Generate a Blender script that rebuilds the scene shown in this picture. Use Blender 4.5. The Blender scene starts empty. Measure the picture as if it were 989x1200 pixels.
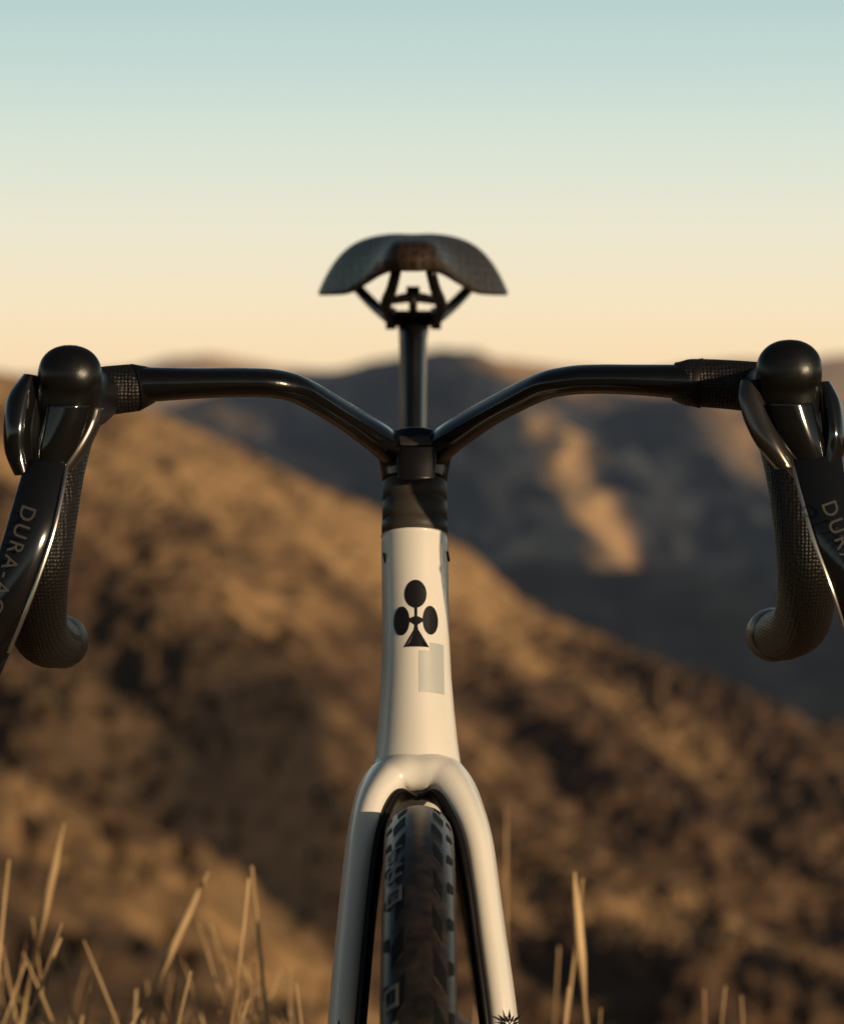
import bpy, math, random
import numpy as np
from mathutils import Vector
random.seed(4); np.random.seed(4)
F=4000.0; ZC=0.915
def S(u,v,Y):
    """survey sighting (horizontal, vertical) at true distance Y -> metres"""
    return Vector(((u-494.5)/F*Y, Y, ZC-(v-450)/F*Y))
scene=bpy.context.scene
# ---------------------------------------------------------------- materials
def new_mat(name):
    m=bpy.data.materials.new(name); m.use_nodes=True
    return m, m.node_tree.nodes, m.node_tree.links, m.node_tree.nodes['Principled BSDF']
def simple(name,col,rough,metal=0,coat=0,bump=None,var=0.0,vscale=60,spec=0.5,rvar=0.0):
    m,N,L,b=new_mat(name)
    b.inputs['Base Color'].default_value=(*col,1); b.inputs['Roughness'].default_value=rough
    b.inputs['Metallic'].default_value=metal; b.inputs['Coat Weight'].default_value=coat
    b.inputs['Coat Roughness'].default_value=0.12
    b.inputs['Specular IOR Level'].default_value=spec
    tc=N.new('ShaderNodeTexCoord')
    if var>0 or rvar>0:
        n=N.new('ShaderNodeTexNoise'); n.inputs['Scale'].default_value=vscale; n.inputs['Detail'].default_value=6
        L.new(tc.outputs['Object'],n.inputs['Vector'])
        if var>0:
            mr=N.new('ShaderNodeMapRange'); mr.inputs[3].default_value=1-var; mr.inputs[4].default_value=1+var
            L.new(n.outputs[0],mr.inputs[0])
            mx=N.new('ShaderNodeVectorMath'); mx.operation='SCALE'; mx.inputs[0].default_value=col
            L.new(mr.outputs[0],mx.inputs['Scale']); L.new(mx.outputs[0],b.inputs['Base Color'])
        if rvar>0:
            mr=N.new('ShaderNodeMapRange'); mr.inputs[1].default_value=.3; mr.inputs[2].default_value=.7
            mr.inputs[3].default_value=max(.02,rough-rvar); mr.inputs[4].default_value=rough+rvar
            L.new(n.outputs[0],mr.inputs[0]); L.new(mr.outputs[0],b.inputs['Roughness'])
    if bump:
        kind,sc,st,dist=bump
        if kind=='vor':
            t=N.new('ShaderNodeTexVoronoi'); t.inputs['Scale'].default_value=sc; o=t.outputs['Distance']
        else:
            t=N.new('ShaderNodeTexNoise'); t.inputs['Scale'].default_value=sc; t.inputs['Detail'].default_value=4; o=t.outputs[0]
        L.new(tc.outputs['Object'],t.inputs['Vector'])
        bp=N.new('ShaderNodeBump'); bp.inputs['Strength'].default_value=st; bp.inputs['Distance'].default_value=dist
        L.new(o,bp.inputs['Height']); L.new(bp.outputs[0],b.inputs['Normal'])
    return m
WH=(.72,.665,.58)
M_white=simple('white_paint',WH,.34,coat=.3,var=.035,vscale=30,rvar=.07)
M_black=simple('gloss_black_carbon',(.004,.0038,.0035),.19,coat=0,rvar=.05,vscale=40,spec=.48)
M_satin=simple('satin_black',(.007,.006,.0055),.38,rvar=.08,vscale=60,spec=.25)
M_spacer=simple('spacer_grey',(.046,.038,.030),.5,rvar=.08,vscale=80,spec=.2)
M_rubber=simple('hood_rubber',(.005,.0045,.004),.33,bump=('noise',900,.15,.0004),rvar=.08,vscale=50,spec=.36)
M_lever=simple('lever_gloss',(.006,.006,.006),.12,spec=.45)
M_paddle=simple('paddle_metal',(.09,.08,.07),.24,metal=.8)
M_edge=simple('lever_edge_metal',(.42,.38,.33),.25,metal=.9)  # bright strip standing in for the highlight along the lever edge
M_decal=simple('decal_black',(.010,.009,.009),.35,spec=.25)
M_holo=simple('decal_silver',(.47,.47,.43),.45,metal=.12)
M_text=simple('lever_marking',(.045,.040,.036),.4)
M_steel=simple('brushed_steel',(.35,.30,.25),.35,metal=1)
M_straw_mark=simple('tyre_lettering',(.17,.14,.105),.6,var=.3,vscale=200)
M_groove=simple('tyre_groove',(.005,.005,.005),.7,spec=.15)
def tape_mat():
    m,N,L,b=new_mat('bar_tape')
    b.inputs['Base Color'].default_value=(.008,.0068,.0058,1); b.inputs['Roughness'].default_value=.46; b.inputs['Specular IOR Level'].default_value=.26
    tc=N.new('ShaderNodeTexCoord')
    v=N.new('ShaderNodeTexVoronoi'); v.inputs['Scale'].default_value=470; v.inputs['Randomness'].default_value=.25
    L.new(tc.outputs['Object'],v.inputs['Vector'])
    sx=N.new('ShaderNodeSeparateXYZ'); L.new(tc.outputs['UV'],sx.inputs[0])
    a=N.new('ShaderNodeMath'); a.operation='MULTIPLY_ADD'; a.inputs[1].default_value=45.0
    L.new(sx.outputs[0],a.inputs[0]); L.new(sx.outputs[1],a.inputs[2])
    fr=N.new('ShaderNodeMath'); fr.operation='FRACT'; L.new(a.outputs[0],fr.inputs[0])
    ad=N.new('ShaderNodeMath'); ad.operation='MULTIPLY_ADD'; ad.inputs[1].default_value=1.5
    L.new(fr.outputs[0],ad.inputs[0]); 
    sm_=N.new('ShaderNodeMath'); sm_.operation='MULTIPLY'; sm_.inputs[1].default_value=-.8
    L.new(v.outputs['Distance'],sm_.inputs[0]); L.new(sm_.outputs[0],ad.inputs[2])
    bp=N.new('ShaderNodeBump'); bp.inputs['Strength'].default_value=.85; bp.inputs['Distance'].default_value=.0012
    L.new(ad.outputs[0],bp.inputs['Height']); L.new(bp.outputs[0],b.inputs['Normal'])
    return m
M_tape=tape_mat()
M_fork=M_white
def saddle_mat():
    m,N,L,b=new_mat('saddle_shell')
    tc=N.new('ShaderNodeTexCoord')
    v=N.new('ShaderNodeTexVoronoi'); v.feature='DISTANCE_TO_EDGE'; v.inputs['Scale'].default_value=150; v.inputs['Randomness'].default_value=.3
    L.new(tc.outputs['Object'],v.inputs['Vector'])
    mr=N.new('ShaderNodeMapRange'); mr.inputs[1].default_value=.05; mr.inputs[2].default_value=.25
    L.new(v.outputs[0],mr.inputs[0])
    mx=N.new('ShaderNodeMix'); mx.data_type='RGBA'; mx.inputs[6].default_value=(.042,.026,.015,1); mx.inputs[7].default_value=(.018,.0115,.0075,1)
    L.new(mr.outputs[0],mx.inputs[0]); L.new(mx.outputs[2],b.inputs['Base Color'])
    b.inputs['Roughness'].default_value=.42; b.inputs['Specular IOR Level'].default_value=.10
    bp=N.new('ShaderNodeBump'); bp.inputs['Strength'].default_value=.35; bp.inputs['Distance'].default_value=.0012; bp.invert=True
    L.new(mr.outputs[0],bp.inputs['Height']); L.new(bp.outputs[0],b.inputs['Normal'])
    return m
M_saddle=saddle_mat()
def tyre_mat():
    m,N,L,b=new_mat('tyre_rubber')
    tc=N.new('ShaderNodeTexCoord')
    n=N.new('ShaderNodeTexNoise'); n.inputs['Scale'].default_value=90; n.inputs['Detail'].default_value=8; L.new(tc.outputs['Object'],n.inputs['Vector'])
    ramp=N.new('ShaderNodeValToRGB'); ramp.color_ramp.elements[0].position=.35; ramp.color_ramp.elements[0].color=(.009,.008,.0075,1)
    ramp.color_ramp.elements[1].position=.8; ramp.color_ramp.elements[1].color=(.040,.030,.022,1); L.new(n.outputs[0],ramp.inputs[0])
    L.new(ramp.outputs[0],b.inputs['Base Color'])
    b.inputs['Roughness'].default_value=.36; b.inputs['Specular IOR Level'].default_value=.25
    return m
M_tyre=tyre_mat()
# ---------------------------------------------------------------- mesh helpers
def mkobj(name,verts,faces,mat,parent=None,smooth=True,uvs=None):
    me=bpy.data.meshes.new(name); me.from_pydata([tuple(v) for v in verts],[],faces); me.update()
    if smooth: me.polygons.foreach_set('use_smooth',[True]*len(me.polygons))
    if uvs is not None:
        uvl=me.uv_layers.new(name='UVMap')
        for l in me.loops: uvl.data[l.index].uv=uvs[l.vertex_index]
    ob=bpy.data.objects.new(name,me); scene.collection.objects.link(ob)
    if mat: me.materials.append(mat)
    if parent: ob.parent=parent
    return ob
def catmull(P,sub):
    out=[]; n=len(P)
    for i in range(n-1):
        p0=P[max(i-1,0)];p1=P[i];p2=P[i+1];p3=P[min(i+2,n-1)]
        for k in range(sub):
            t=k/sub
            out.append(.5*((2*p1)+(p2-p0)*t+(2*p0-5*p1+4*p2-p3)*t*t+(3*p1-p0-3*p2+p3)*t**3))
    out.append(P[-1]); return out
def sweep(pts,rad,ref=(0,1,0),n=28,sub=10,expo=2.0,cap=True,rnd=0):
    rad=[(r,r) if not isinstance(r,(tuple,list)) else r for r in rad]
    arr=[np.array([*p,r[0],r[1]]) for p,r in zip(pts,rad)]
    C=catmull(arr,sub) if sub>1 else arr
    if rnd:
        def endc(a,b,steps=5):
            d=(a[:3]-b[:3]); d/=np.linalg.norm(d); o=[]
            for k in range(1,steps+1):
                ang=k/steps*math.pi/2*.97
                q=a.copy(); q[:3]=a[:3]+d*min(a[3],a[4])*rnd*math.sin(ang); q[3]*=math.cos(ang); q[4]*=math.cos(ang); o.append(q)
            return o
        C=endc(C[0],C[1])[::-1]+C+endc(C[-1],C[-2])
    V=[];UV=[];Fc=[];ref=Vector(ref); L=0
    m=len(C)
    for i,c in enumerate(C):
        a=C[max(i-1,0)][:3]; b=C[min(i+1,m-1)][:3]; t=Vector(b-a).normalized()
        e1=(ref-t*ref.dot(t)).normalized(); e2=t.cross(e1)
        if i>0: L+=np.linalg.norm(c[:3]-C[i-1][:3])
        for j in range(n):
            th=2*math.pi*j/n; co,si=math.cos(th),math.sin(th)
            x=math.copysign(abs(co)**(2/expo),co); y=math.copysign(abs(si)**(2/expo),si)
            V.append(Vector(c[:3])+e1*c[3]*x+e2*c[4]*y); UV.append((L,j/n))
    for i in range(m-1):
        for j in range(n):
            k=(j+1)%n
            Fc.append((i*n+j,i*n+k,(i+1)*n+k,(i+1)*n+j))
    if cap: Fc.append(tuple(range(n))[::-1]); Fc.append(tuple(range((m-1)*n,m*n)))
    return V,Fc,UV
def tube(name,pts,rad,mat,parent,**k):
    V,Fc,UV=sweep(pts,rad,**k); return mkobj(name,V,Fc,mat,parent,uvs=UV)
def joinp(parts):
    V=[];Fc=[]
    for p in parts:
        o=len(V); V+=list(p[0]); Fc+=[tuple(i+o for i in f) for f in p[1]]
    return V,Fc
def fused(name,parts,mat,parent,vox=.0011,smooth=8):
    V,Fc=joinp(parts); ob=mkobj(name,V,Fc,mat,parent)
    r=ob.modifiers.new('r','REMESH'); r.mode='VOXEL'; r.voxel_size=vox; r.use_smooth_shade=True
    s=ob.modifiers.new('s','SMOOTH'); s.factor=.5; s.iterations=smooth
    return ob
def strip(name,rows,mat,parent,bulge=.004,thick=.003,cols=8,bev=.0008):
    arr=catmull([np.array(r,float) for r in rows],5); V=[];Fc=[]
    for r in arr:
        for j in range(cols+1):
            t=j/cols; p=S(r[0]+(r[1]-r[0])*t,r[2],r[3]); p.y-=bulge*(1-(2*t-1)**2); V.append(p)
    w=cols+1
    for i in range(len(arr)-1):
        for j in range(cols): Fc.append((i*w+j,i*w+j+1,(i+1)*w+j+1,(i+1)*w+j))
    ob=mkobj(name,V,Fc,mat,parent)
    s=ob.modifiers.new('s','SOLIDIFY'); s.thickness=thick; s.offset=0
    b=ob.modifiers.new('b','BEVEL'); b.width=bev; b.segments=2; b.limit_method='ANGLE'
    return ob
def empty(name):
    e=bpy.data.objects.new(name,None); scene.collection.objects.link(e); return e

bike=empty('road_bicycle')
# ---------------------------------------------------------------- head tube
AX=Vector((0,-.292,-.956)); FW=Vector((0,-.956,.292)); XX=Vector((1,0,0))
C0=Vector((-.0044,2.05,.8234))
def cx(s): return float(np.interp(s,[0,.142,.2],[0,.0016,.0026]))
def CC(s): return C0+AX*s+XX*cx(s)
hs=[0,.004,.03,.06,.085,.105,.125,.136,.142]
hrx=[.0196,.0201,.0199,.0199,.0208,.0222,.0240,.0254,.0262]
hry=[.0215,.022,.023,.0245,.026,.0275,.029,.030,.0305]
EXPO=2.0
def hsec(s): return float(np.interp(s,hs,hrx)),float(np.interp(s,hs,hry))
def hpt(s,th,off=0,ex=EXPO):
    rx,ry=hsec(s); co,si=math.cos(th),math.sin(th)
    x=math.copysign(abs(co)**(2/ex),co); y=math.copysign(abs(si)**(2/ex),si)
    return CC(s)+XX*(rx+off)*x+FW*(ry+off)*y
def head_loft(s0,s1,n=96,m=50):
    V=[];Fc=[]
    for i in range(m+1):
        s=s0+(s1-s0)*i/m
        for j in range(n): V.append(hpt(s,2*math.pi*j/n))
    for i in range(m):
        for j in range(n): Fc.append((i*n+j,i*n+(j+1)%n,(i+1)*n+(j+1)%n,(i+1)*n+j))
    Fc.append(tuple(range(n))); Fc.append(tuple(range(m*n,(m+1)*n))[::-1])
    return V,Fc
V,Fc=head_loft(0,.1395); h=mkobj('head_tube',V,Fc,M_white,bike)
b=h.modifiers.new('b','BEVEL'); b.width=.0008; b.segments=2; b.limit_method='ANGLE'; b.angle_limit=1.0
def ring_sec(s,k,n=60,ex=2.0,rr=None,fo=0):
    rx,ry=rr if rr else hsec(max(s,0)); out=[]
    for j in range(n):
        th=2*math.pi*j/n; co,si=math.cos(th),math.sin(th)
        out.append(CC(s)+FW*fo+XX*rx*k*math.copysign(abs(co)**(2/ex),co)+FW*ry*k*math.copysign(abs(si)**(2/ex),si))
    return out
def loft(secs):
    n=len(secs[0]);V=[p for s in secs for p in s];Fc=[]
    for i in range(len(secs)-1):
        for j in range(n): Fc.append((i*n+j,i*n+(j+1)%n,(i+1)*n+(j+1)%n,(i+1)*n+j))
    Fc.append(tuple(range(n))); Fc.append(tuple(range((len(secs)-1)*n,len(secs)*n))[::-1])
    return V,Fc
mkobj('headset_seam',*loft([ring_sec(.136,.97),ring_sec(.146,.97)]),M_satin,bike)
R0=(.0199,.0218)
s=-.0006
for i,hh in enumerate((.0085,.0125,.0125)):
    rr=(R0[0]-.0003*i,R0[1]-.0003*i)
    secs=[ring_sec(s,.96,rr=rr),ring_sec(s-.0007,1,rr=rr),ring_sec(s-hh+.0009,1,rr=rr),ring_sec(s-hh+.0002,.96,rr=rr)]
    mkobj('headset_spacer_%d'%(i+1),*loft(secs),M_spacer,bike); s-=hh
core=[ring_sec(-.0335,1,rr=(.0195,.021)),ring_sec(-.040,1,rr=(.0205,.0215)),ring_sec(-.050,1,rr=(.0222,.021)),ring_sec(-.058,1,rr=(.0215,.020)),ring_sec(-.063,1,rr=(.017,.018)),ring_sec(-.065,1,rr=(.010,.014))]
armR_=[(.019,.0085),(.020,.0098),(.020,.0092),(.020,.0082),(.0195,.0083),(.019,.0085),(.0185,.0086),(.017,.0090),(.014,.0105)]
armL=sweep([S(487,532,2.075),S(462,527,2.066),S(436,509,2.05),S(400,485,2.03),S(355,459,2.0),S(325,450,1.985),S(285,448,1.98),S(230,449,1.975),S(160,451,1.97)],armR_,ref=(0,1,0),expo=2.3)
armR=sweep([S(487,532,2.075),S(508,527,2.066),S(538,506,2.05),S(580,480,2.03),S(632,454,2.0),S(665,446,1.985),S(700,444,1.98),S(750,445,1.975),S(815,448,1.97)],armR_,ref=(0,1,0),expo=2.3)
fused('handlebar',[loft(core),armL[:2],armR[:2]],M_black,bike,vox=.0010,smooth=10)
strip('stem_cover',[(468,509,524,2.030),(466,510,540,2.026),(467,508,562,2.022)],M_satin,bike,bulge=.004,thick=.003)
strip('stem_cap',[(466,509,511,2.052),(468,507,521,2.040)],M_spacer,bike,bulge=.002,thick=.002)
# ---------------------------------------------------------------- decals on head tube
def surf_decal(name,outline,mat,off=.0003):
    cxx=sum(p[0] for p in outline)/len(outline); cy=sum(p[1] for p in outline)/len(outline)
    V=[];Fc=[];rings=5;n=len(outline)
    def pt(x,s):
        rx,ry=hsec(s); rx+=off; ry+=off
        q=min(.999,abs(x)/rx); return CC(s)+XX*x+FW*ry*(1-q**EXPO)**(1/EXPO)
    V.append(pt(cxx,cy))
    for r in range(1,rings+1):
        for p in outline: V.append(pt(cxx+(p[0]-cxx)*r/rings,cy+(p[1]-cy)*r/rings))
    for j in range(n): Fc.append((0,1+j,1+(j+1)%n))
    for r in range(rings-1):
        for j in range(n):
            a=1+r*n+j;b_=1+r*n+(j+1)%n; Fc.append((a,a+n,b_+n,b_))
    return mkobj(name,V,Fc,mat,bike)
def s_of(v):
    lo,hi=0,.15
    for _ in range(30):
        mid=(lo+hi)/2; p=CC(mid)+FW*hsec(mid)[1]; vv=450+(ZC-p.z)/p.y*F
        if vv<v: lo=mid
        else: hi=mid
    return lo
def x_of(u,s): 
    p=CC(s)+FW*hsec(s)[1]; return (u-494.5)/F*p.y-CC(s).x
def E(u,v,ru,rv,n=32,k=0):
    o=[]
    for j in range(n):
        th=2*math.pi*j/n; s_=s_of(v+rv*math.sin(th)); o.append((x_of(u+ru*math.cos(th),s_),s_))
    return o
surf_decal('club_emblem_top',E(487,696,13,16.5),M_decal)
surf_decal('club_emblem_side_a',E(470.5,727,9.5,17),M_decal)
surf_decal('club_emblem_side_b',E(504.5,726,9,17),M_decal)
def poly(pts): 
    o=[]
    for i in range(len(pts)):
        a=pts[i];b=pts[(i+1)%len(pts)]
        for k in range(4):
            u=a[0]+(b[0]-a[0])*k/4; v=a[1]+(b[1]-a[1])*k/4; s_=s_of(v); o.append((x_of(u,s_),s_))
    return o
surf_decal('club_emblem_stem',poly([(485.5,711),(489,711),(489,722),(496,725),(496,728),(489,731),(491,743),(496,752),(503,758),(473,758),(479,752),(484,743),(486,731),(479,728),(479,725),(486,722)]),M_decal)
surf_decal('silver_label',poly([(491,762),(504,762),(504,752),(520,752),(521,811),(491,811)]),M_holo,off=.00018)
for nm,u0,v0,u1,v1 in (('slot_a',449.5,648,452,660),('slot_b',524,646,526,658),('slot_c',444.5,872,447,890),('slot_d',533,870,536,888)):
    tube('frame_'+nm,[S(u0,v0,2.035),S(u1,v1,2.035)],[.0008,.0008],M_decal,bike,sub=1,n=8)
# ---------------------------------------------------------------- fork
crown=[]
for s_,rx,ry in ((.1412,.0262,.0303),(.146,.0272,.0312),(.150,.0282,.0310),(.154,.027,.026),(.157,.022,.018)):
    crown.append(ring_sec(s_,1,rr=(rx,ry)))
LP=[(489,902,1.998,.0262,.0125),(470,905,1.997,.0262,.0128),(452,918,1.994,.0262,.0124),(436,945,1.984,.0265,.0108),(426,985,1.972,.027,.0100),(419,1040,1.96,.027,.0096),(413,1100,1.948,.027,.0096),(405,1190,1.93,.027,.0098),(394,1320,1.91,.024,.0095),(385,1480,1.87,.020,.009),(382,1600,1.86,.018,.009)]
RP=[(508,905,1.997,.0262,.0128),(526,918,1.994,.0262,.0124),(543,945,1.984,.0265,.0108),(557,985,1.972,.027,.0100),(566,1040,1.96,.027,.0096),(574,1100,1.948,.027,.0096),(586,1190,1.93,.027,.0098),(599,1320,1.91,.024,.0095),(606,1480,1.87,.020,.009),(608,1600,1.86,.018,.009)]
P=LP[::-1]+RP
arch=sweep([S(*p[:3]) for p in P],[(p[3],p[4]) for p in P],ref=(0,1,0),expo=2.5,sub=8,n=36)
fused('fork',[loft(crown),arch[:2]],M_fork,bike,vox=.0010,smooth=24)
LI=[(489,930,1.995,.020,.0035),(472,933,1.992,.021,.0035),(458,942,1.987,.022,.0038),(449,960,1.979,.0235,.0042),(442,990,1.970,.0245,.0042),(436,1040,1.958,.0250,.0042),(430,1100,1.946,.0250,.0042),(422,1190,1.928,.0250,.0042),(411,1320,1.908,.022,.004),(400,1480,1.87,.018,.004)]
RI=[(506,933,1.992,.021,.0035),(520,942,1.987,.022,.0038),(530,960,1.979,.0235,.0042),(540,990,1.970,.0245,.0042),(549,1040,1.958,.0250,.0042),(557,1100,1.946,.0250,.0042),(569,1190,1.928,.0250,.0042),(583,1320,1.908,.022,.004),(592,1480,1.87,.018,.004)]
P=LI[::-1]+RI
V,Fc,_=sweep([S(*p[:3]) for p in P],[(p[3],p[4]) for p in P],ref=(0,1,0),expo=2.4,sub=8,n=24)
mkobj('fork_inner_face',V,Fc,M_satin,bike)
for k,(uc,vc) in enumerate(((397,1200),(597,1188))):
    V=[];Fc=[]
    for i in range(9):
        a=-math.pi/2+ (i-4)*.42; l=(15 if i%2==0 else 10)
        p0=S(uc,vc+14,1.9005); base=len(V)
        d=Vector((math.cos(a),0,-math.sin(a)))*l/2600; nrm=Vector((d.z,0,-d.x)).normalized()*.0009
        V+= [p0+d*.35, p0+d*.8+nrm, p0+d*1.6, p0+d*.8-nrm]; Fc.append((base,base+1,base+2,base+3))
    mkobj('fork_sprig_mark_%d'%(k+1),V,Fc,M_decal,bike)
# ---------------------------------------------------------------- wheels
def torus(R,r,yc,zc,xc,nu=300,nv=48,rx=None):
    rx=rx or r; V=[];UV=[];Fc=[]
    for i in range(nu+1):
        a=2*math.pi*i/nu
        for j in range(nv+1):
            b_=-math.pi+2*math.pi*j/nv
            rr=R+r*math.cos(b_)
            V.append(Vector((xc+rx*math.sin(b_),yc+rr*math.cos(a),zc+rr*math.sin(a)))); UV.append((i/nu,j/nv))
    for i in range(nu):
        for j in range(nv):
            p=i*(nv+1)+j; Fc.append((p,p+1,p+nv+2,p+nv+1))
    return V,Fc,UV
def wheel(tag,xc,yc,zc=.342):
    V,Fc,UV=torus(.323,.019,yc,zc,xc); mkobj('tyre_'+tag,V,Fc,M_tyre,bike,uvs=UV)
    V,Fc,UV=torus(.264,.046,yc,zc,xc,nv=24,rx=.0135); mkobj('rim_'+tag,V,Fc,M_satin,bike)
    tube('hub_'+tag,[Vector((xc-.05,yc,zc)),Vector((xc+.05,yc,zc))],[.018,.018],M_satin,bike,ref=(0,0,1),sub=1)
    parts=[]
    for i in range(24):
        a=2*math.pi*i/24; sx_=.022 if i%2 else -.022
        parts.append(sweep([Vector((xc+sx_,yc+.018*math.cos(a),zc+.018*math.sin(a))),Vector((xc,yc+.235*math.cos(a+.1),zc+.235*math.sin(a+.1)))],[.0012,.0012],ref=(1,0,0),sub=1,n=6)[:2])
    V,Fc=joinp(parts); mkobj('spokes_'+tag,V,Fc,M_satin,bike)
    parts=[]
    V,Fc,_=torus(.062,.007,yc,zc,xc-.052,nu=96,nv=8,rx=.001); parts.append((V,Fc))
    for i in range(6):
        a=2*math.pi*i/6
        parts.append(sweep([Vector((xc-.052,yc+.015*math.cos(a),zc+.015*math.sin(a))),Vector((xc-.052,yc+.058*math.cos(a+.5),zc+.058*math.sin(a+.5)))],[.003,.003],ref=(1,0,0),sub=1,n=6)[:2])
    V,Fc=joinp(parts); mkobj('disc_rotor_'+tag,V,Fc,M_steel,bike)
wheel('front',-.0016,1.85); wheel('rear',-.002,2.86)
def tpt(a,b_,off=.0004,xc=-.0016,yc=1.85,zc=.342):
    rr=.323+(.019+off)*math.cos(b_); return Vector((xc+(.019+off)*math.sin(b_),yc+rr*math.cos(a),zc+rr*math.sin(a)))
def tyre_marks(name,quads,mat,off=.0004):
    V=[];Fc=[]
    for q in quads:
        (a0,b0),(a1,b1),(a2,b2),(a3,b3)=q; n=4; base=len(V)
        for i in range(n+1):
            for j in range(n+1):
                s_,t=i/n,j/n
                a=(a0*(1-s_)+a1*s_)*(1-t)+(a3*(1-s_)+a2*s_)*t
                b_=(b0*(1-s_)+b1*s_)*(1-t)+(b3*(1-s_)+b2*s_)*t
                V.append(tpt(a,b_,off))
        for i in range(n):
            for j in range(n):
                p=base+i*(n+1)+j; Fc.append((p,p+1,p+n+2,p+n+1))
    return mkobj(name,V,Fc,mat,bike)
rad=math.radians
Q=[]
def letters(a0,word,b0,b1,st=4.2):
    G={'P':[(0,.5,0,1),(0,2.6,0,.18),(0,2.6,.45,.62),(2.1,2.6,0,.6)],'R':[(0,.5,0,1),(0,2.6,0,.18),(0,2.6,.45,.62),(2.1,2.6,0,.5),(1.8,2.4,.6,1)],
       'O':[(0,.5,0,1),(2.1,2.6,0,1),(0,2.6,0,.18),(0,2.6,.82,1)],'N':[(0,.5,0,1),(2.1,2.6,0,1),(.5,2.1,.35,.6)],'E':[(0,.5,0,1),(0,2.6,0,.18),(0,2.2,.42,.58),(0,2.6,.82,1)]}
    for i,ch in enumerate(word):
        for (x0,x1,y0,y1) in G[ch]:
            a=a0+i*st; bb0=b0+(b1-b0)*y0; bb1=b0+(b1-b0)*y1
            Q.append(((rad(a+x0),rad(bb0)),(rad(a+x1),rad(bb0)),(rad(a+x1),rad(bb1)),(rad(a+x0),rad(bb1))))
letters(102,'PRO',-58,-26); letters(124,'ONE',-60,-30); letters(146,'PRO',-60,-30)
tyre_marks('tyre_lettering',Q,M_straw_mark,off=.0005)
Q=[];Q2=[]
rt=random.Random(9)
for side in (1,-1):
    for i in range(22):
        a=62+i*6.1+(3 if side>0 else 0)
        b0,b1=side*(20+rt.random()*5),side*(36+rt.random()*10)
        Q.append(((rad(a),rad(b0)),(rad(a+3.4),rad(b0*1.05)),(rad(a+5.2),rad(b1)),(rad(a+2.2),rad(b1))))
        Q2.append(((rad(a+3.5),rad(b0)),(rad(a+3.75),rad(b0)),(rad(a+5.6),rad(b1)),(rad(a+5.35),rad(b1))))
        Q.append(((rad(a+.6),rad(side*50)),(rad(a+2.6),rad(side*50)),(rad(a+1.6),rad(side*66)),(rad(a+.2),rad(side*66))))
tyre_marks('tyre_tread_grooves',Q,M_groove,off=.0003)
tyre_marks('tyre_tread_dust',Q2,simple('tread_dust',(.07,.052,.036),.8,spec=.1),off=.0004)
# ---------------------------------------------------------------- frame behind
tube('top_tube',[Vector((-.003,2.06,.80)),Vector((-.004,2.3,.795)),Vector((-.004,2.57,.79))],[(.018,.015),(.016,.012),(.016,.011)],M_white,bike,ref=(0,0,1),expo=2.4)
tube('down_tube',[Vector((-.002,2.03,.72)),Vector((-.002,2.2,.51)),Vector((-.002,2.42,.28))],[(.024,.020),(.026,.021),(.026,.024)],M_white,bike,ref=(0,-1,.3),expo=2.4)
tube('seat_tube',[Vector((-.005,2.575,.82)),Vector((-.004,2.52,.6)),Vector((-.003,2.43,.27))],[(.026,.0125),(.026,.013),(.02,.018)],M_white,bike,ref=(0,1,0),expo=2.3)
for sg in (-1,1):
    tube('seat_stay_%d'%(sg+2),[Vector((-.003+sg*.01,2.56,.66)),Vector((-.003+sg*.03,2.66,.56)),Vector((-.003+sg*.064,2.86,.35))],[.009,.008,.008],M_black,bike,ref=(1,0,0))
    tube('chain_stay_%d'%(sg+2),[Vector((-.003+sg*.03,2.45,.275)),Vector((-.003+sg*.04,2.6,.29)),Vector((-.003+sg*.064,2.86,.34))],[.013,.011,.009],M_black,bike,ref=(1,0,0))
parts=[]
for i in range(9):
    parts.append(torus(.052-.00315*i,.0015,2.86,.342,.02+.0038*i,nu=60,nv=6)[:2])
mkobj('cassette',*joinp(parts),M_steel,bike)
parts=[torus(.10,.004,2.43,.27,.045,nu=80,nv=8,rx=.0015)[:2]]
for i in range(4):
    a=i*math.pi/2+.4; parts.append(sweep([Vector((.045,2.43,.27)),Vector((.045,2.43+.098*math.cos(a),.27+.098*math.sin(a)))],[.006,.005],ref=(1,0,0),sub=1,n=8)[:2])
parts.append(sweep([Vector((-.07,2.43,.27)),Vector((.07,2.43,.27))],[.014,.014],ref=(0,0,1),sub=1)[:2])
parts.append(sweep([Vector((.072,2.43,.27)),Vector((.078,2.36,.115))],[.013,.010],ref=(1,0,0),sub=1)[:2])
parts.append(sweep([Vector((-.072,2.43,.27)),Vector((-.078,2.50,.425))],[.013,.010],ref=(1,0,0),sub=1)[:2])
mkobj('crankset',*joinp(parts),M_satin,bike)
# ---------------------------------------------------------------- seat post + saddle
tube('seat_post',[S(484.5,372,2.625),S(484.5,384,2.622),S(484,400,2.617),S(484,450,2.607),S(484,510,2.593),S(484,620,2.57)],
     [(.015,.0115),(.016,.0118),(.018,.0108),(.019,.0100),(.019,.0097),(.019,.0097)],M_black,bike,ref=(0,1,0),expo=2.0)
st=[ (2.452,.006,1.008,.002,.010),(2.458,.014,1.014,.006,.016),(2.475,.021,1.0195,.013,.020),(2.51,.026,1.0225,.018,.022),
(2.555,.035,1.0245,.028,.022),(2.60,.049,1.0270,.039,.019),(2.645,.062,1.0305,.044,.014),(2.685,.072,1.0338,.047,.010),(2.71,.0755,1.0350,.0475,.008),
(2.735,.073,1.0352,.044,.008),(2.755,.062,1.0345,.036,.008),(2.765,.04,1.032,.022,.006)]
arr=catmull([np.array(q,float) for q in st],6); V=[];Fc=[];n=48
xs0=(484-494.5)/F*2.7
def ztop(t,w,zt,dr): 
    return zt-dr*(.36*abs(t)**2.4+.64*abs(t)**5)-.0008*math.exp(-(t*w/.010)**2)*min(1,w/.03)
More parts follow.
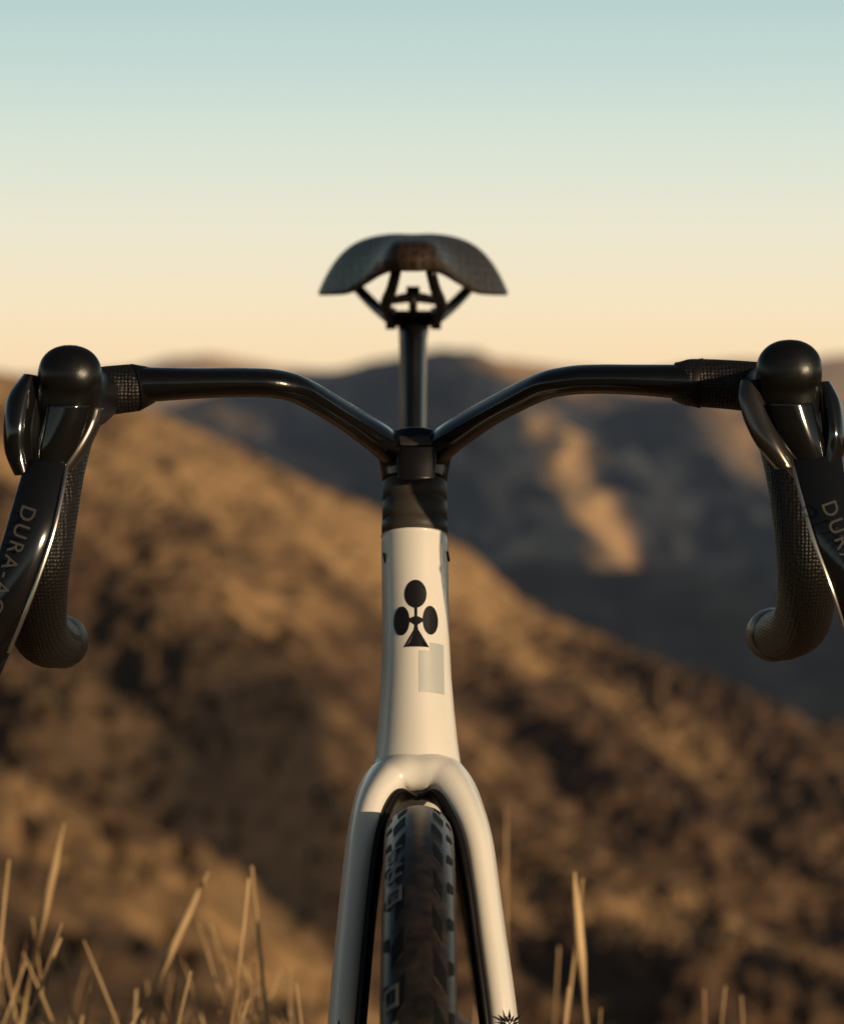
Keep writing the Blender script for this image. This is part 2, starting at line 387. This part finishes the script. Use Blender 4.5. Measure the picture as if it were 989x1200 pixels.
for q in arr:
    Y,w,zt,dr,tk=q
    for j in range(n+1):
        t=math.sin(-math.pi/2+math.pi*j/n); V.append(Vector((xs0+w*t,Y,ztop(t,w,zt,dr))))
    for j in range(1,n):
        t=math.sin(math.pi/2-math.pi*j/n); V.append(Vector((xs0+w*t*.985,Y,ztop(t,w,zt,dr)-tk*(1-abs(t)**4)**.5-.0015)))
w_=2*n
for i in range(len(arr)-1):
    for j in range(w_): Fc.append((i*w_+j,i*w_+(j+1)%w_,(i+1)*w_+(j+1)%w_,(i+1)*w_+j))
Fc.append(tuple(range(w_))[::-1]); Fc.append(tuple(range((len(arr)-1)*w_,len(arr)*w_)))
mkobj('saddle',V,Fc,M_saddle,bike)
def mir(u): return 484.5*2-u
for k,fn in enumerate((lambda u:u,mir)):
    tube('saddle_rail_%d'%(k+1),[S(fn(416),334,2.735),S(fn(436),355,2.70),S(fn(453),370,2.65),S(fn(458),373,2.61),S(fn(452),358,2.56),S(fn(459),338,2.51),S(fn(464),318,2.485)],
      [.0042,.0045,.0045,.0045,.0045,.0042,.004],M_satin,bike,ref=(1,0,0),n=14)
    tube('rail_clamp_%d'%(k+1),[S(fn(452),373,2.625),S(fn(464),373,2.625)],[.0085,.0085],M_black,bike,ref=(0,0,1),sub=1)
tube('saddle_clamp_bar',[S(452,373,2.62),S(517,373,2.62)],[.0062,.0062],M_black,bike,ref=(0,0,1),sub=1)
tube('saddle_clamp_yoke',[S(458,352,2.60),S(485,348,2.60),S(511,352,2.60)],[(.006,.0032),(.007,.004),(.006,.0032)],M_satin,bike,ref=(0,1,0))
tube('saddle_clamp_bolt',[S(484,336,2.595),S(484,374,2.60)],[.0032,.0032],M_satin,bike,ref=(0,1,0),sub=1)
tube('bolt_head',[S(476,341,2.595),S(492,341,2.595)],[.0038,.0038],M_satin,bike,ref=(0,1,0),sub=1)
# ---------------------------------------------------------------- controls
def control(tag,P):
    tube('bar_tape_end_'+tag,[S(*p[:3]) for p in P['tape']],[(p[3],p[3]) for p in P['tape']],M_tape,bike,ref=(0,1,0),rnd=.25)
    tube('tape_finish_band_'+tag,[S(*p[:3]) for p in P['band']],[(p[3],p[3]) for p in P['band']],M_satin,bike,ref=(0,1,0),sub=1,rnd=.1)
    tube('drop_bar_'+tag,[S(*p[:3]) for p in P['drop']],[p[3] for p in P['drop']],M_tape,bike,ref=(1,0,0))
    e=P['plug']; tube('bar_end_plug_'+tag,[S(*p[:3]) for p in e],[p[3] for p in e],M_satin,bike,ref=(1,0,0),sub=3,rnd=.3)
    hood=sweep([S(*p[:3]) for p in P['hood']],[(p[3],p[4]) for p in P['hood']],ref=(1,0,0),expo=2.15,rnd=.8,sub=8)
    br=sweep([S(*p[:3]) for p in P['bracket']],[(p[3],p[4]) for p in P['bracket']],ref=(0,1,0),expo=2.2,rnd=.6,sub=8)
    fused('brake_hood_'+tag,[hood[:2],br[:2]],M_rubber,bike,vox=.0012,smooth=12)
    strip('pivot_cover_'+tag,P['cover'],M_lever,bike,bulge=.006,thick=.003)
    strip('brake_lever_'+tag,P['blade'],M_lever,bike,bulge=.005,thick=.004)
    strip('lever_edge_'+tag,P['edge'],M_edge,bike,bulge=.0003,thick=.002,cols=2,bev=.0003)
    strip('shift_paddle_'+tag,P['wing'],M_lever,bike,bulge=.006,thick=.003)
    strip('paddle_inner_'+tag,P['wing2'],M_paddle,bike,bulge=.005,thick=.003)
control('left',dict(
 tape=[(112,462,1.965,.0150),(125,458,1.966,.0143),(140,456,1.968,.0140),(158,454,1.97,.0136),(174,451,1.972,.0112)],
 band=[(158,454,1.969,.0140),(177,451,1.972,.0107)],
 hood=[(112,462,1.972,.0155,.0155),(100,468,1.935,.0170,.0170),(88,466,1.895,.0165,.0180),(82,452,1.860,.0170,.0180),(82,436,1.838,.0172,.0153)],
 bracket=[(82,435,1.842,.016,.0172),(80,462,1.848,.019,.0178),(74,492,1.852,.019,.0168),(66,520,1.855,.018,.0145),(59,545,1.858,.015,.0110)],
 cover=[(58,104,474,1.833),(52,98,500,1.833),(46,88,524,1.834),(44,78,545,1.836)],
 drop=[(100,470,1.955,.0145),(82,500,1.925,.0150),(68,545,1.905,.0155),(58,600,1.895,.0158),(49,660,1.895,.0160),(45,705,1.92,.0162),(46,738,1.965,.0163),(56,750,2.02,.0163),(66,752,2.06,.0155)],
 plug=[(66,752,2.06,.0155),(72,752,2.075,.0165),(73,752,2.079,.0155)],
 blade=[(33,80,540,1.836),(22,74,575,1.826),(6,62,630,1.816),(-18,36,705,1.812),(-40,10,765,1.818),(-55,-8,805,1.83)],
 edge=[(77.5,80,545,1.832),(72.5,75,575,1.822),(59.5,62,630,1.812),(33.5,36,705,1.808),(8.5,11,765,1.814)],
 wing=[(30,46,440,1.845),(12,40,466,1.84),(7,34,500,1.836),(9,34,530,1.836),(20,38,556,1.836)],
 wing2=[(108,119,478,1.846),(98,114,500,1.843),(82,102,525,1.84),(68,86,548,1.838)]))
control('right',dict(
 tape=[(893,455,1.965,.0150),(880,453,1.966,.0146),(860,451,1.968,.0143),(830,449,1.97,.0140),(806,448,1.97,.0135),(793,447,1.972,.0112)],
 band=[(822,449,1.969,.0146),(790,447,1.972,.0112)],
 hood=[(893,458,1.972,.0155,.0155),(905,464,1.935,.0170,.0170),(917,462,1.895,.0170,.0180),(924,448,1.860,.0175,.0185),(925,431,1.838,.0178,.0160)],
 bracket=[(924,430,1.842,.016,.0176),(925,458,1.848,.019,.0182),(930,488,1.852,.019,.0170),(938,518,1.855,.018,.0150),(948,545,1.858,.015,.0120)],
 cover=[(903,950,472,1.833),(910,958,498,1.833),(920,966,522,1.834),(932,972,542,1.836)],
 drop=[(900,468,1.955,.0145),(915,500,1.925,.0152),(929,545,1.905,.0160),(939,600,1.895,.0164),(945,655,1.895,.0166),(945,700,1.92,.0166),(938,730,1.965,.0164),(922,742,2.02,.0158),(912,744,2.06,.0150)],
 plug=[(912,744,2.06,.0153),(906,744,2.075,.0165),(905,744,2.079,.0155)],
 blade=[(927,985,536,1.836),(936,992,575,1.826),(952,1010,630,1.816),(974,1034,690,1.812),(990,1050,740,1.818),(1005,1060,790,1.83)],
 edge=[(927,929.5,545,1.832),(935,937.5,575,1.822),(951,953.5,630,1.812),(973,975.5,690,1.808),(989,991.5,740,1.814)],
 wing=[(956,970,448,1.845),(962,982,472,1.84),(966,987,505,1.836),(962,986,530,1.836),(955,975,556,1.836)],
 wing2=[(871,886,446,1.846),(868,896,466,1.842),(874,906,492,1.838),(888,918,520,1.834),(910,932,548,1.834)]))
def marking(name,pos,ang,size):
    cu=bpy.data.curves.new(name,'FONT'); cu.body='DURA-ACE'; cu.size=size; cu.space_character=1.25; cu.extrude=.0002
    ob=bpy.data.objects.new(name,cu); scene.collection.objects.link(ob); ob.location=pos; ob.rotation_euler=(math.radians(90),ang,0)
    cu.materials.append(M_text); ob.parent=bike
marking('lever_marking_a',S(27,590,1.8045),math.radians(109),.0115)
marking('lever_marking_b',S(962,590,1.8045),math.radians(70),.0115)

# ---------------------------------------------------------------- terrain
def h2(a,b,seed): 
    v=np.sin(a*127.1+b*311.7+seed*74.7)*43758.5453; return v-np.floor(v)
def vn(x,y,seed=0):
    xi=np.floor(x);yi=np.floor(y);fx=x-xi;fy=y-yi
    fx=fx*fx*fx*(fx*(fx*6-15)+10);fy=fy*fy*fy*(fy*(fy*6-15)+10)
    return (h2(xi,yi,seed)*(1-fx)+h2(xi+1,yi,seed)*fx)*(1-fy)+(h2(xi,yi+1,seed)*(1-fx)+h2(xi+1,yi+1,seed)*fx)*fy
def fbm(x,y,o=4,seed=0):
    s=0;a=.5;t=0
    for i in range(o): s=s+a*vn(x*2**i+i*13.7,y*2**i+i*7.3,seed+i);t+=a;a*=.5
    return s/t
def sm(a,b,x): t=np.clip((x-a)/(b-a),0,1); return t*t*(3-2*t)
def prof(pts,Y,left,right):
    px=[(p[0]-494.5)/F*Y for p in pts]; z=[ZC-(p[1]-450)/F*Y for p in pts]
    return [left[0]]+px+[right[0]],[left[1]]+z+[right[1]]
p90=([-300,-60,-11,-6,-3.2,0,4,12,60,300],[18,-2,-10.4,-13.0,-14.8,-17,-18.5,-19.5,-26,-40])
p320=prof([(-100,425),(0,441),(60,458),(120,476),(180,490),(250,518),(330,556),(440,603),(550,655),(610,714),(700,757),(850,820),(989,852),(1100,880)],320,(-400,60),(400,-60))
p800=prof([(-100,690),(300,700),(470,690),(540,668),(620,664),(700,672),(800,668),(890,684),(989,676),(1100,660)],800,(-800,-50),(800,-20))
p1500=prof([(-100,560),(60,520),(150,490),(250,460),(350,437),(430,426),(480,417),(520,411),(560,416),(600,428),(680,444),(760,458),(850,484),(920,500),(989,508),(1150,530)],1500,(-1500,-60),(1500,-20))
p2600=prof([(-300,425),(-60,437),(60,438),(150,432),(210,417),(245,413),(290,421),(340,432),(420,438),(500,432),(555,418),(640,428),(720,436),(800,430),(860,420),(930,424),(989,414),(1100,400),(1300,420)],2600,(-3000,60),(3000,50))
AY=[-200,-60,-10,4.6,7,14,30,60,90,122,200,320,350,480,800,870,1500,1700,2100,2600,3400,9500]
def HT(x,y):
    i90=np.interp(x,*p90); i320=np.interp(x,*p320); i15=np.interp(x,*p1500); i26=np.interp(x,*p2600); i8=np.interp(x,*p800)
    o=np.ones_like(x)
    A=[15*o,5.2*o,0*o,0*o,-.8*o,-3.2*o,-8.2*o,i90*.55-5.2,i90,i90-4.5,  # first two: unseen rise behind the camera, added to block horizon reflections
       (i90-4.5)*.6+np.interp(x*1.6,*p320)*.4-1.5,i320,i320-4,-66+.4*i320,i8,i8-24,i15,i15-35,-60*o,i26,-60*o,-90*o]
    z=np.zeros_like(x)
    for k in range(len(AY)-1):
        m=(y>=AY[k])&(y<=AY[k+1]); t=(y-AY[k])/(AY[k+1]-AY[k])
        z=np.where(m,A[k]*(1-t)+A[k+1]*t,z)
    return z
dense=np.linspace(-1.3,1.3,520)
outer=1.3+np.cumsum(np.geomspace(.012,2.2,34))
U=np.concatenate([-outer[::-1],dense,outer])
rows=np.concatenate([np.linspace(-200,-4,24),np.linspace(-2,9,50),np.linspace(9.6,56,30),np.linspace(57,125,200),np.linspace(125.4,330,470),np.linspace(333,480,14),np.linspace(490,890,100),np.linspace(893,1540,290),np.linspace(1560,2350,40),np.linspace(2370,2620,70),np.geomspace(2700,9000,14)])
UU,YY=np.meshgrid(U,rows)
X=UU*(3+.13*np.maximum(YY,0)+.25*np.maximum(-YY,0)); Yv=YY.copy()
Z=HT(X,Yv)
midw=sm(9,40,Yv)*(1-sm(340,430,Yv)); farw=sm(560,700,Yv)
und=fbm(X/24+3+Yv/90,Yv/40,4,5)
fold=1-np.abs(2*fbm(X/13+Yv/50,Yv/60+3,3,15)-1)
Z+=midw*((und-.5)*8.5+(fold-.75)*4.0)*sm(70,110,Yv)*(1-.8*sm(290,320,Yv))
uph=np.maximum(sm(-.01,-.07,X/np.maximum(Yv,1))*sm(170,260,Yv),sm(240,300,Yv)*sm(14,0,X))
shr=fbm(X/1.05,Yv/1.5,3,11); shr2=fbm(X/.45,Yv/.7,2,21); big=fbm(X/14,Yv/20,3,31)
clump=sm(.50,.68,shr+.35*(big-.5))*(1-.45*uph)
Z+=midw*(clump*.60+shr2*.32)
rid=1-np.abs(2*fbm(X/150+Yv/600,Yv/420+7,4,41)-1)
rid2=1-np.abs(2*fbm(X/48+Yv/300,Yv/150,4,51)-1)
face=sm(880,960,Yv)*(1-sm(1330,1480,Yv)*.9)*(Yv<2100)
Z+=face*((rid-.75)*48+(rid2-.75)*20)
Z+=farw*(fbm(X/40,Yv/40,4,61)-.5)*5+farw*(fbm(X/12,Yv/12,3,71)-.5)*2.0
near=(1-sm(9,40,Yv))*(Yv>-8); Z+=near*(fbm(X/1.2,Yv/1.2,4,81)-.5)*.06
def c(r,g,b): return np.array([r,g,b])[None,None,:]
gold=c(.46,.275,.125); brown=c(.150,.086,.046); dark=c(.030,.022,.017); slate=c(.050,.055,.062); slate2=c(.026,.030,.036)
def mixc(a,b,t): return a*(1-t[...,None])+b*t[...,None]
shape=np.ones_like(X)[...,None]
lit_spur=.95*sm(84,89,Yv)*(1-sm(94,100,Yv))*sm(2,-3,X)
fg=fbm(X/8+Yv/40,Yv/15,4,91)
lit_streak=np.exp(-((X+10-(190-Yv)*-.07)/3.2)**2)*sm(140,165,Yv)*(1-sm(225,250,Yv))  # diagonal streak of sunlight, painted as gold
grass_and_sun=np.clip(sm(.48,.72,fg)*.7+uph*sm(.15,.42,fg)*.95+lit_streak*.6,0,1)  # dry grass tone plus painted sunlight on the upper slope and streak
colr=mixc(brown*shape,gold*shape,grass_and_sun)
colr=mixc(colr,gold*.9*shape,lit_spur)  # low sun on the near ridge painted in gold
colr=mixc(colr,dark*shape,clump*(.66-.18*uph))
gully_shade=np.exp(-(((X+7.0)/5.0)**2+((Yv-148)/26)**2))
colr=mixc(colr,dark*.9*shape,np.clip(gully_shade*1.4,0,.94))  # shade in the hollow painted as dark colour
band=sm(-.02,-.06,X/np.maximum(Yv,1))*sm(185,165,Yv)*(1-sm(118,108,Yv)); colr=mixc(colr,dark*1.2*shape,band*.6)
low=sm(122,60,Yv)*(1-lit_spur); colr=mixc(colr,dark*1.5*shape,low*.6*sm(4,-4,X))
colr*=(.75+.5*fbm(X/.5,Yv/.7,3,101))[...,None]
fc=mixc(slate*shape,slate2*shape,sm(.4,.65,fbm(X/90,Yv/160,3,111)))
fc=mixc(fc,slate2*.55*shape,sm(880,860,Yv)*.95)  # shadowed low ridge: shade put into the base colour
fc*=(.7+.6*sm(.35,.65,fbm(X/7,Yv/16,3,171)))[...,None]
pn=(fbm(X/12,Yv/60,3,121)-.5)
lit_patch=sm(1.1,.5,np.sqrt(((X-50-(Yv-1150)*-.02)/13)**2+((Yv-1170)/260)**2)+pn*1.0)
fc=mixc(fc,gold*1.45*shape,lit_patch*.9)  # sunlit spot on the mountain face, painted gold
lit_crest=sm(1380,1470,Yv)*(Yv<1800)*sm(12,40,X)*sm(.32,.55,fbm(X/30,Yv/60,3,131))
fc=mixc(fc,gold*1.25*shape,lit_crest*.9)  # sunlight along the crest, painted gold
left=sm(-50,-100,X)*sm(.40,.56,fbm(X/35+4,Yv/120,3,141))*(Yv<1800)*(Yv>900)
fc=mixc(fc,gold*1.2*shape,left*.85)  # painted sunlight on the left mountain slopes
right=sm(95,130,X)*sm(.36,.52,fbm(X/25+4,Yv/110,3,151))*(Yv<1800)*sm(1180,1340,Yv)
fc=mixc(fc,gold*1.25*shape,right*.8)  # painted sunlight on the right ridge top
fc=mixc(fc,gold*1.5*shape,sm(1900,2300,Yv)*.85)  # farthest range tinted gold as if sunlit
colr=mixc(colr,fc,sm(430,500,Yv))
nc=mixc(gold*.7*shape,brown*shape,sm(.4,.6,fbm(X/.5,Yv/.5,3,161)))
colr=mixc(colr,nc,near)
colr=mixc(colr,dark*1.6*shape,sm(-9,-20,Yv))  # added rise behind the camera kept dark for its reflection
nr,ncol=X.shape
co=np.stack([X,Yv,Z],-1).reshape(-1,3).astype(np.float32)
idx=np.arange(nr*ncol).reshape(nr,ncol)
quads=np.stack([idx[:-1,:-1],idx[:-1,1:],idx[1:,1:],idx[1:,:-1]],-1).reshape(-1,4)
me=bpy.data.meshes.new('hills_terrain'); me.vertices.add(len(co)); me.vertices.foreach_set('co',co.ravel())
me.loops.add(quads.size); me.loops.foreach_set('vertex_index',quads.ravel().astype(np.int32))
me.polygons.add(len(quads)); me.polygons.foreach_set('loop_start',(np.arange(len(quads))*4).astype(np.int32))
me.polygons.foreach_set('loop_total',np.full(len(quads),4,np.int32)); me.polygons.foreach_set('use_smooth',np.ones(len(quads),bool))
me.update(calc_edges=True)
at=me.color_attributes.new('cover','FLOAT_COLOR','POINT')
at.data.foreach_set('color',np.concatenate([np.clip(colr,0,1).reshape(-1,3),np.ones((nr*ncol,1))],1).astype(np.float32).ravel())  # land cover colours with sunlit and shaded areas painted in
m,N,L,b=new_mat('hillside_cover'); b.inputs['Roughness'].default_value=.95; b.inputs['Specular IOR Level'].default_value=.1
a=N.new('ShaderNodeAttribute'); a.attribute_name='cover'
tc=N.new('ShaderNodeTexCoord'); n=N.new('ShaderNodeTexNoise'); n.inputs['Scale'].default_value=3.0; n.inputs['Detail'].default_value=5
L.new(tc.outputs['Object'],n.inputs['Vector'])
mr=N.new('ShaderNodeMapRange'); mr.inputs[3].default_value=.6; mr.inputs[4].default_value=1.4; L.new(n.outputs[0],mr.inputs[0])
vm=N.new('ShaderNodeVectorMath'); vm.operation='SCALE'; L.new(a.outputs['Color'],vm.inputs[0]); L.new(mr.outputs[0],vm.inputs['Scale'])
L.new(vm.outputs[0],b.inputs['Base Color'])
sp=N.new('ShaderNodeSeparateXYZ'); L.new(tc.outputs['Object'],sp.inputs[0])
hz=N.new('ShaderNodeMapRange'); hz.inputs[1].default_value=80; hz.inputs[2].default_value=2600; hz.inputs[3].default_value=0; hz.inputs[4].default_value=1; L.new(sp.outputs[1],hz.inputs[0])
b.inputs['Emission Color'].default_value=(.052,.056,.062,1); L.new(hz.outputs[0],b.inputs['Emission Strength'])  # distance haze painted as a faint glow on the ground
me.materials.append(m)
ter=bpy.data.objects.new('hills_terrain',me); scene.collection.objects.link(ter)
# ---------------------------------------------------------------- dry grass
M_straw,N,L,b=new_mat('dry_straw'); b.inputs['Roughness'].default_value=.65; b.inputs['Specular IOR Level'].default_value=.25
tc=N.new('ShaderNodeTexCoord'); n=N.new('ShaderNodeTexNoise'); n.inputs['Scale'].default_value=14; L.new(tc.outputs['Object'],n.inputs['Vector'])
rp=N.new('ShaderNodeValToRGB'); rp.color_ramp.elements[0].position=.3; rp.color_ramp.elements[0].color=(.26,.15,.07,1)
rp.color_ramp.elements[1].position=.7; rp.color_ramp.elements[1].color=(.64,.44,.23,1); L.new(n.outputs[0],rp.inputs[0]); L.new(rp.outputs[0],b.inputs['Base Color'])
GV=[];GF=[]
def blade(root,tip,w,bend,seg=9,head=0):
    root=Vector(root);tip=Vector(tip); base=len(GV)
    ax=(tip-root); bd=Vector(bend)
    for i in range(seg+1):
        t=i/seg; p=root+ax*t+bd*math.sin(math.pi*t*.9)
        ww=w*(1-.6*t)
        if head and t>.80: ww=w*(1.0*math.sin((t-.80)/.20*math.pi)+.25)
        for k in range(5):
            an=2*math.pi*k/5; GV.append(p+Vector((math.cos(an)*ww,math.sin(an)*ww,0)))
    for i in range(seg):
        for k in range(5):
            a_=base+i*5+k; b_=base+i*5+(k+1)%5; GF.append((a_,b_,b_+5,a_+5))
tall=[(20,84,965,2.8,-.02,.0034,1),(2,17,1008,2.7,-.015,.0032,0),(150,262,1022,2.75,-.04,.0036,1),(205,282,1030,2.6,.02,.0028,0),(300,288,1015,2.7,.015,.0034,0),
(10,86,1100,2.5,-.03,.0030,0),(-10,62,1108,2.9,.01,.003,0),(610,676,1030,2.8,.015,.0030,0),(745,682,1022,2.7,-.02,.0038,1),(575,590,948,3.5,.008,.0025,0),(545,572,1010,3.5,.0,.0025,0),
(820,822,1160,2.9,.006,.003,0),(135,155,1160,2.7,.01,.003,0),(95,70,1120,2.9,.01,.003,0),(640,655,1110,3.2,0,.0025,0),(60,33,1075,2.8,.01,.0026,0),(240,215,1090,2.8,-.02,.0026,0)]
rg=random.Random(21)
for i in range(78):
    ut=rg.uniform(-20,365); vt=1200-125*rg.random()**1.5*(1.0 if ut<250 else .6); ur=ut+rg.gauss(0,60)
    tall.append((ur,ut,vt,rg.uniform(2.5,3.4),rg.gauss(0,.035),rg.uniform(.0013,.0026),0))
for i in range(4):
    ut=rg.uniform(620,980); vt=rg.uniform(1155,1195); tall.append((ut+rg.gauss(0,25),ut,vt,rg.uniform(2.6,3.2),rg.gauss(0,.01),rg.uniform(.0014,.0022),0))
for ur,ut,vt,Y,bn,w,hd in tall:
    tip=S(ut,vt,Y); root=S(ur,1250,Y); d=root-tip
    k=(tip.z)/(tip.z-root.z); root=tip+d*k; root.x=tip.x+d.x*(1+(k-1)*.45); root.z=-.02
    blade(root,tip,w,(bn,0,0),seg=16,head=hd)
for i in range(2600):
    Y=random.uniform(2.3,4.5); x=random.uniform(-1.0,1.0)*(.35+Y*.16)
    cl=vn(np.array(x*3.1+50),np.array(Y*2.3+9),7)
    hgt=(random.uniform(.02,.04)+.025*float(cl)*random.random())
    le=random.gauss(0,.35)*hgt
    blade((x,Y,-.02),(x+le,Y+random.gauss(0,.2)*hgt,hgt),random.uniform(.0012,.0022),(random.gauss(0,.1)*hgt,0,0),seg=4)
g=mkobj('dry_grass',GV,GF,M_straw)
# ---------------------------------------------------------------- light and sky
SUN_EL=math.radians(8.5); AZ=math.radians(42)
d=Vector((math.sin(AZ)*math.cos(SUN_EL),-math.cos(AZ)*math.cos(SUN_EL),math.sin(SUN_EL)))
sl=bpy.data.lights.new('sun','SUN'); sl.energy=3.8; sl.angle=math.radians(.5); sl.color=(1,.77,.50)
so=bpy.data.objects.new('sun',sl); scene.collection.objects.link(so); so.rotation_euler=d.to_track_quat('Z','Y').to_euler(); so.location=(8,-6,6)
w=bpy.data.worlds.new('World'); scene.world=w; w.use_nodes=True; N=w.node_tree.nodes; L=w.node_tree.links; N.clear()
out=N.new('ShaderNodeOutputWorld'); bg1=N.new('ShaderNodeBackground'); bg2=N.new('ShaderNodeBackground'); mx=N.new('ShaderNodeMixShader')
sky=N.new('ShaderNodeTexSky'); sky.sky_type='NISHITA'; sky.sun_disc=False; sky.sun_elevation=SUN_EL; sky.sun_rotation=math.atan2(d.x,d.y)
bg1.inputs[1].default_value=.05; L.new(sky.outputs[0],bg1.inputs[0])
tc=N.new('ShaderNodeTexCoord'); sp=N.new('ShaderNodeSeparateXYZ'); L.new(tc.outputs['Generated'],sp.inputs[0])
mr=N.new('ShaderNodeMapRange'); mr.inputs[1].default_value=-.02; mr.inputs[2].default_value=.13; L.new(sp.outputs[2],mr.inputs[0])
rp=N.new('ShaderNodeValToRGB'); L.new(mr.outputs[0],rp.inputs[0]); e=rp.color_ramp.elements
def lin(r,g,b): 
    f=lambda c_:((c_/255+.055)/1.055)**2.4; return (f(r),f(g),f(b),1)
def pos(v): return ((450-v)/F+.02)/.15
e[0].position=0; e[0].color=lin(242,214,172); e[1].position=pos(0); e[1].color=lin(184,209,207)
for v,cc in ((415,lin(249,222,180)),(350,lin(246,228,194)),(270,lin(236,231,207)),(180,lin(220,228,213)),(90,lin(200,219,212))):
    q=e.new(pos(v)); q.color=cc
L.new(rp.outputs[0],bg2.inputs[0]); bg2.inputs[1].default_value=1.0
fm=N.new('ShaderNodeMapRange'); fm.interpolation_type='SMOOTHSTEP'; fm.inputs[1].default_value=.115; fm.inputs[2].default_value=.26; L.new(sp.outputs[2],fm.inputs[0])
L.new(fm.outputs[0],mx.inputs[0]); L.new(bg2.outputs[0],mx.inputs[1]); L.new(bg1.outputs[0],mx.inputs[2]); L.new(mx.outputs[0],out.inputs[0])
# ---------------------------------------------------------------- camera
cd=bpy.data.cameras.new('camera'); cam=bpy.data.objects.new('camera',cd); scene.collection.objects.link(cam); scene.camera=cam
cam.location=(0,0,ZC); cam.rotation_euler=(math.radians(90),0,0)
cd.sensor_fit='HORIZONTAL'; cd.sensor_width=36; cd.lens=F/989*36; cd.shift_y=-150/989; cd.clip_start=.05; cd.clip_end=20000
cd.dof.use_dof=True; cd.dof.focus_distance=1.93; cd.dof.aperture_fstop=12
scene.view_settings.view_transform='Standard'; scene.view_settings.look='None'; scene.view_settings.exposure=0
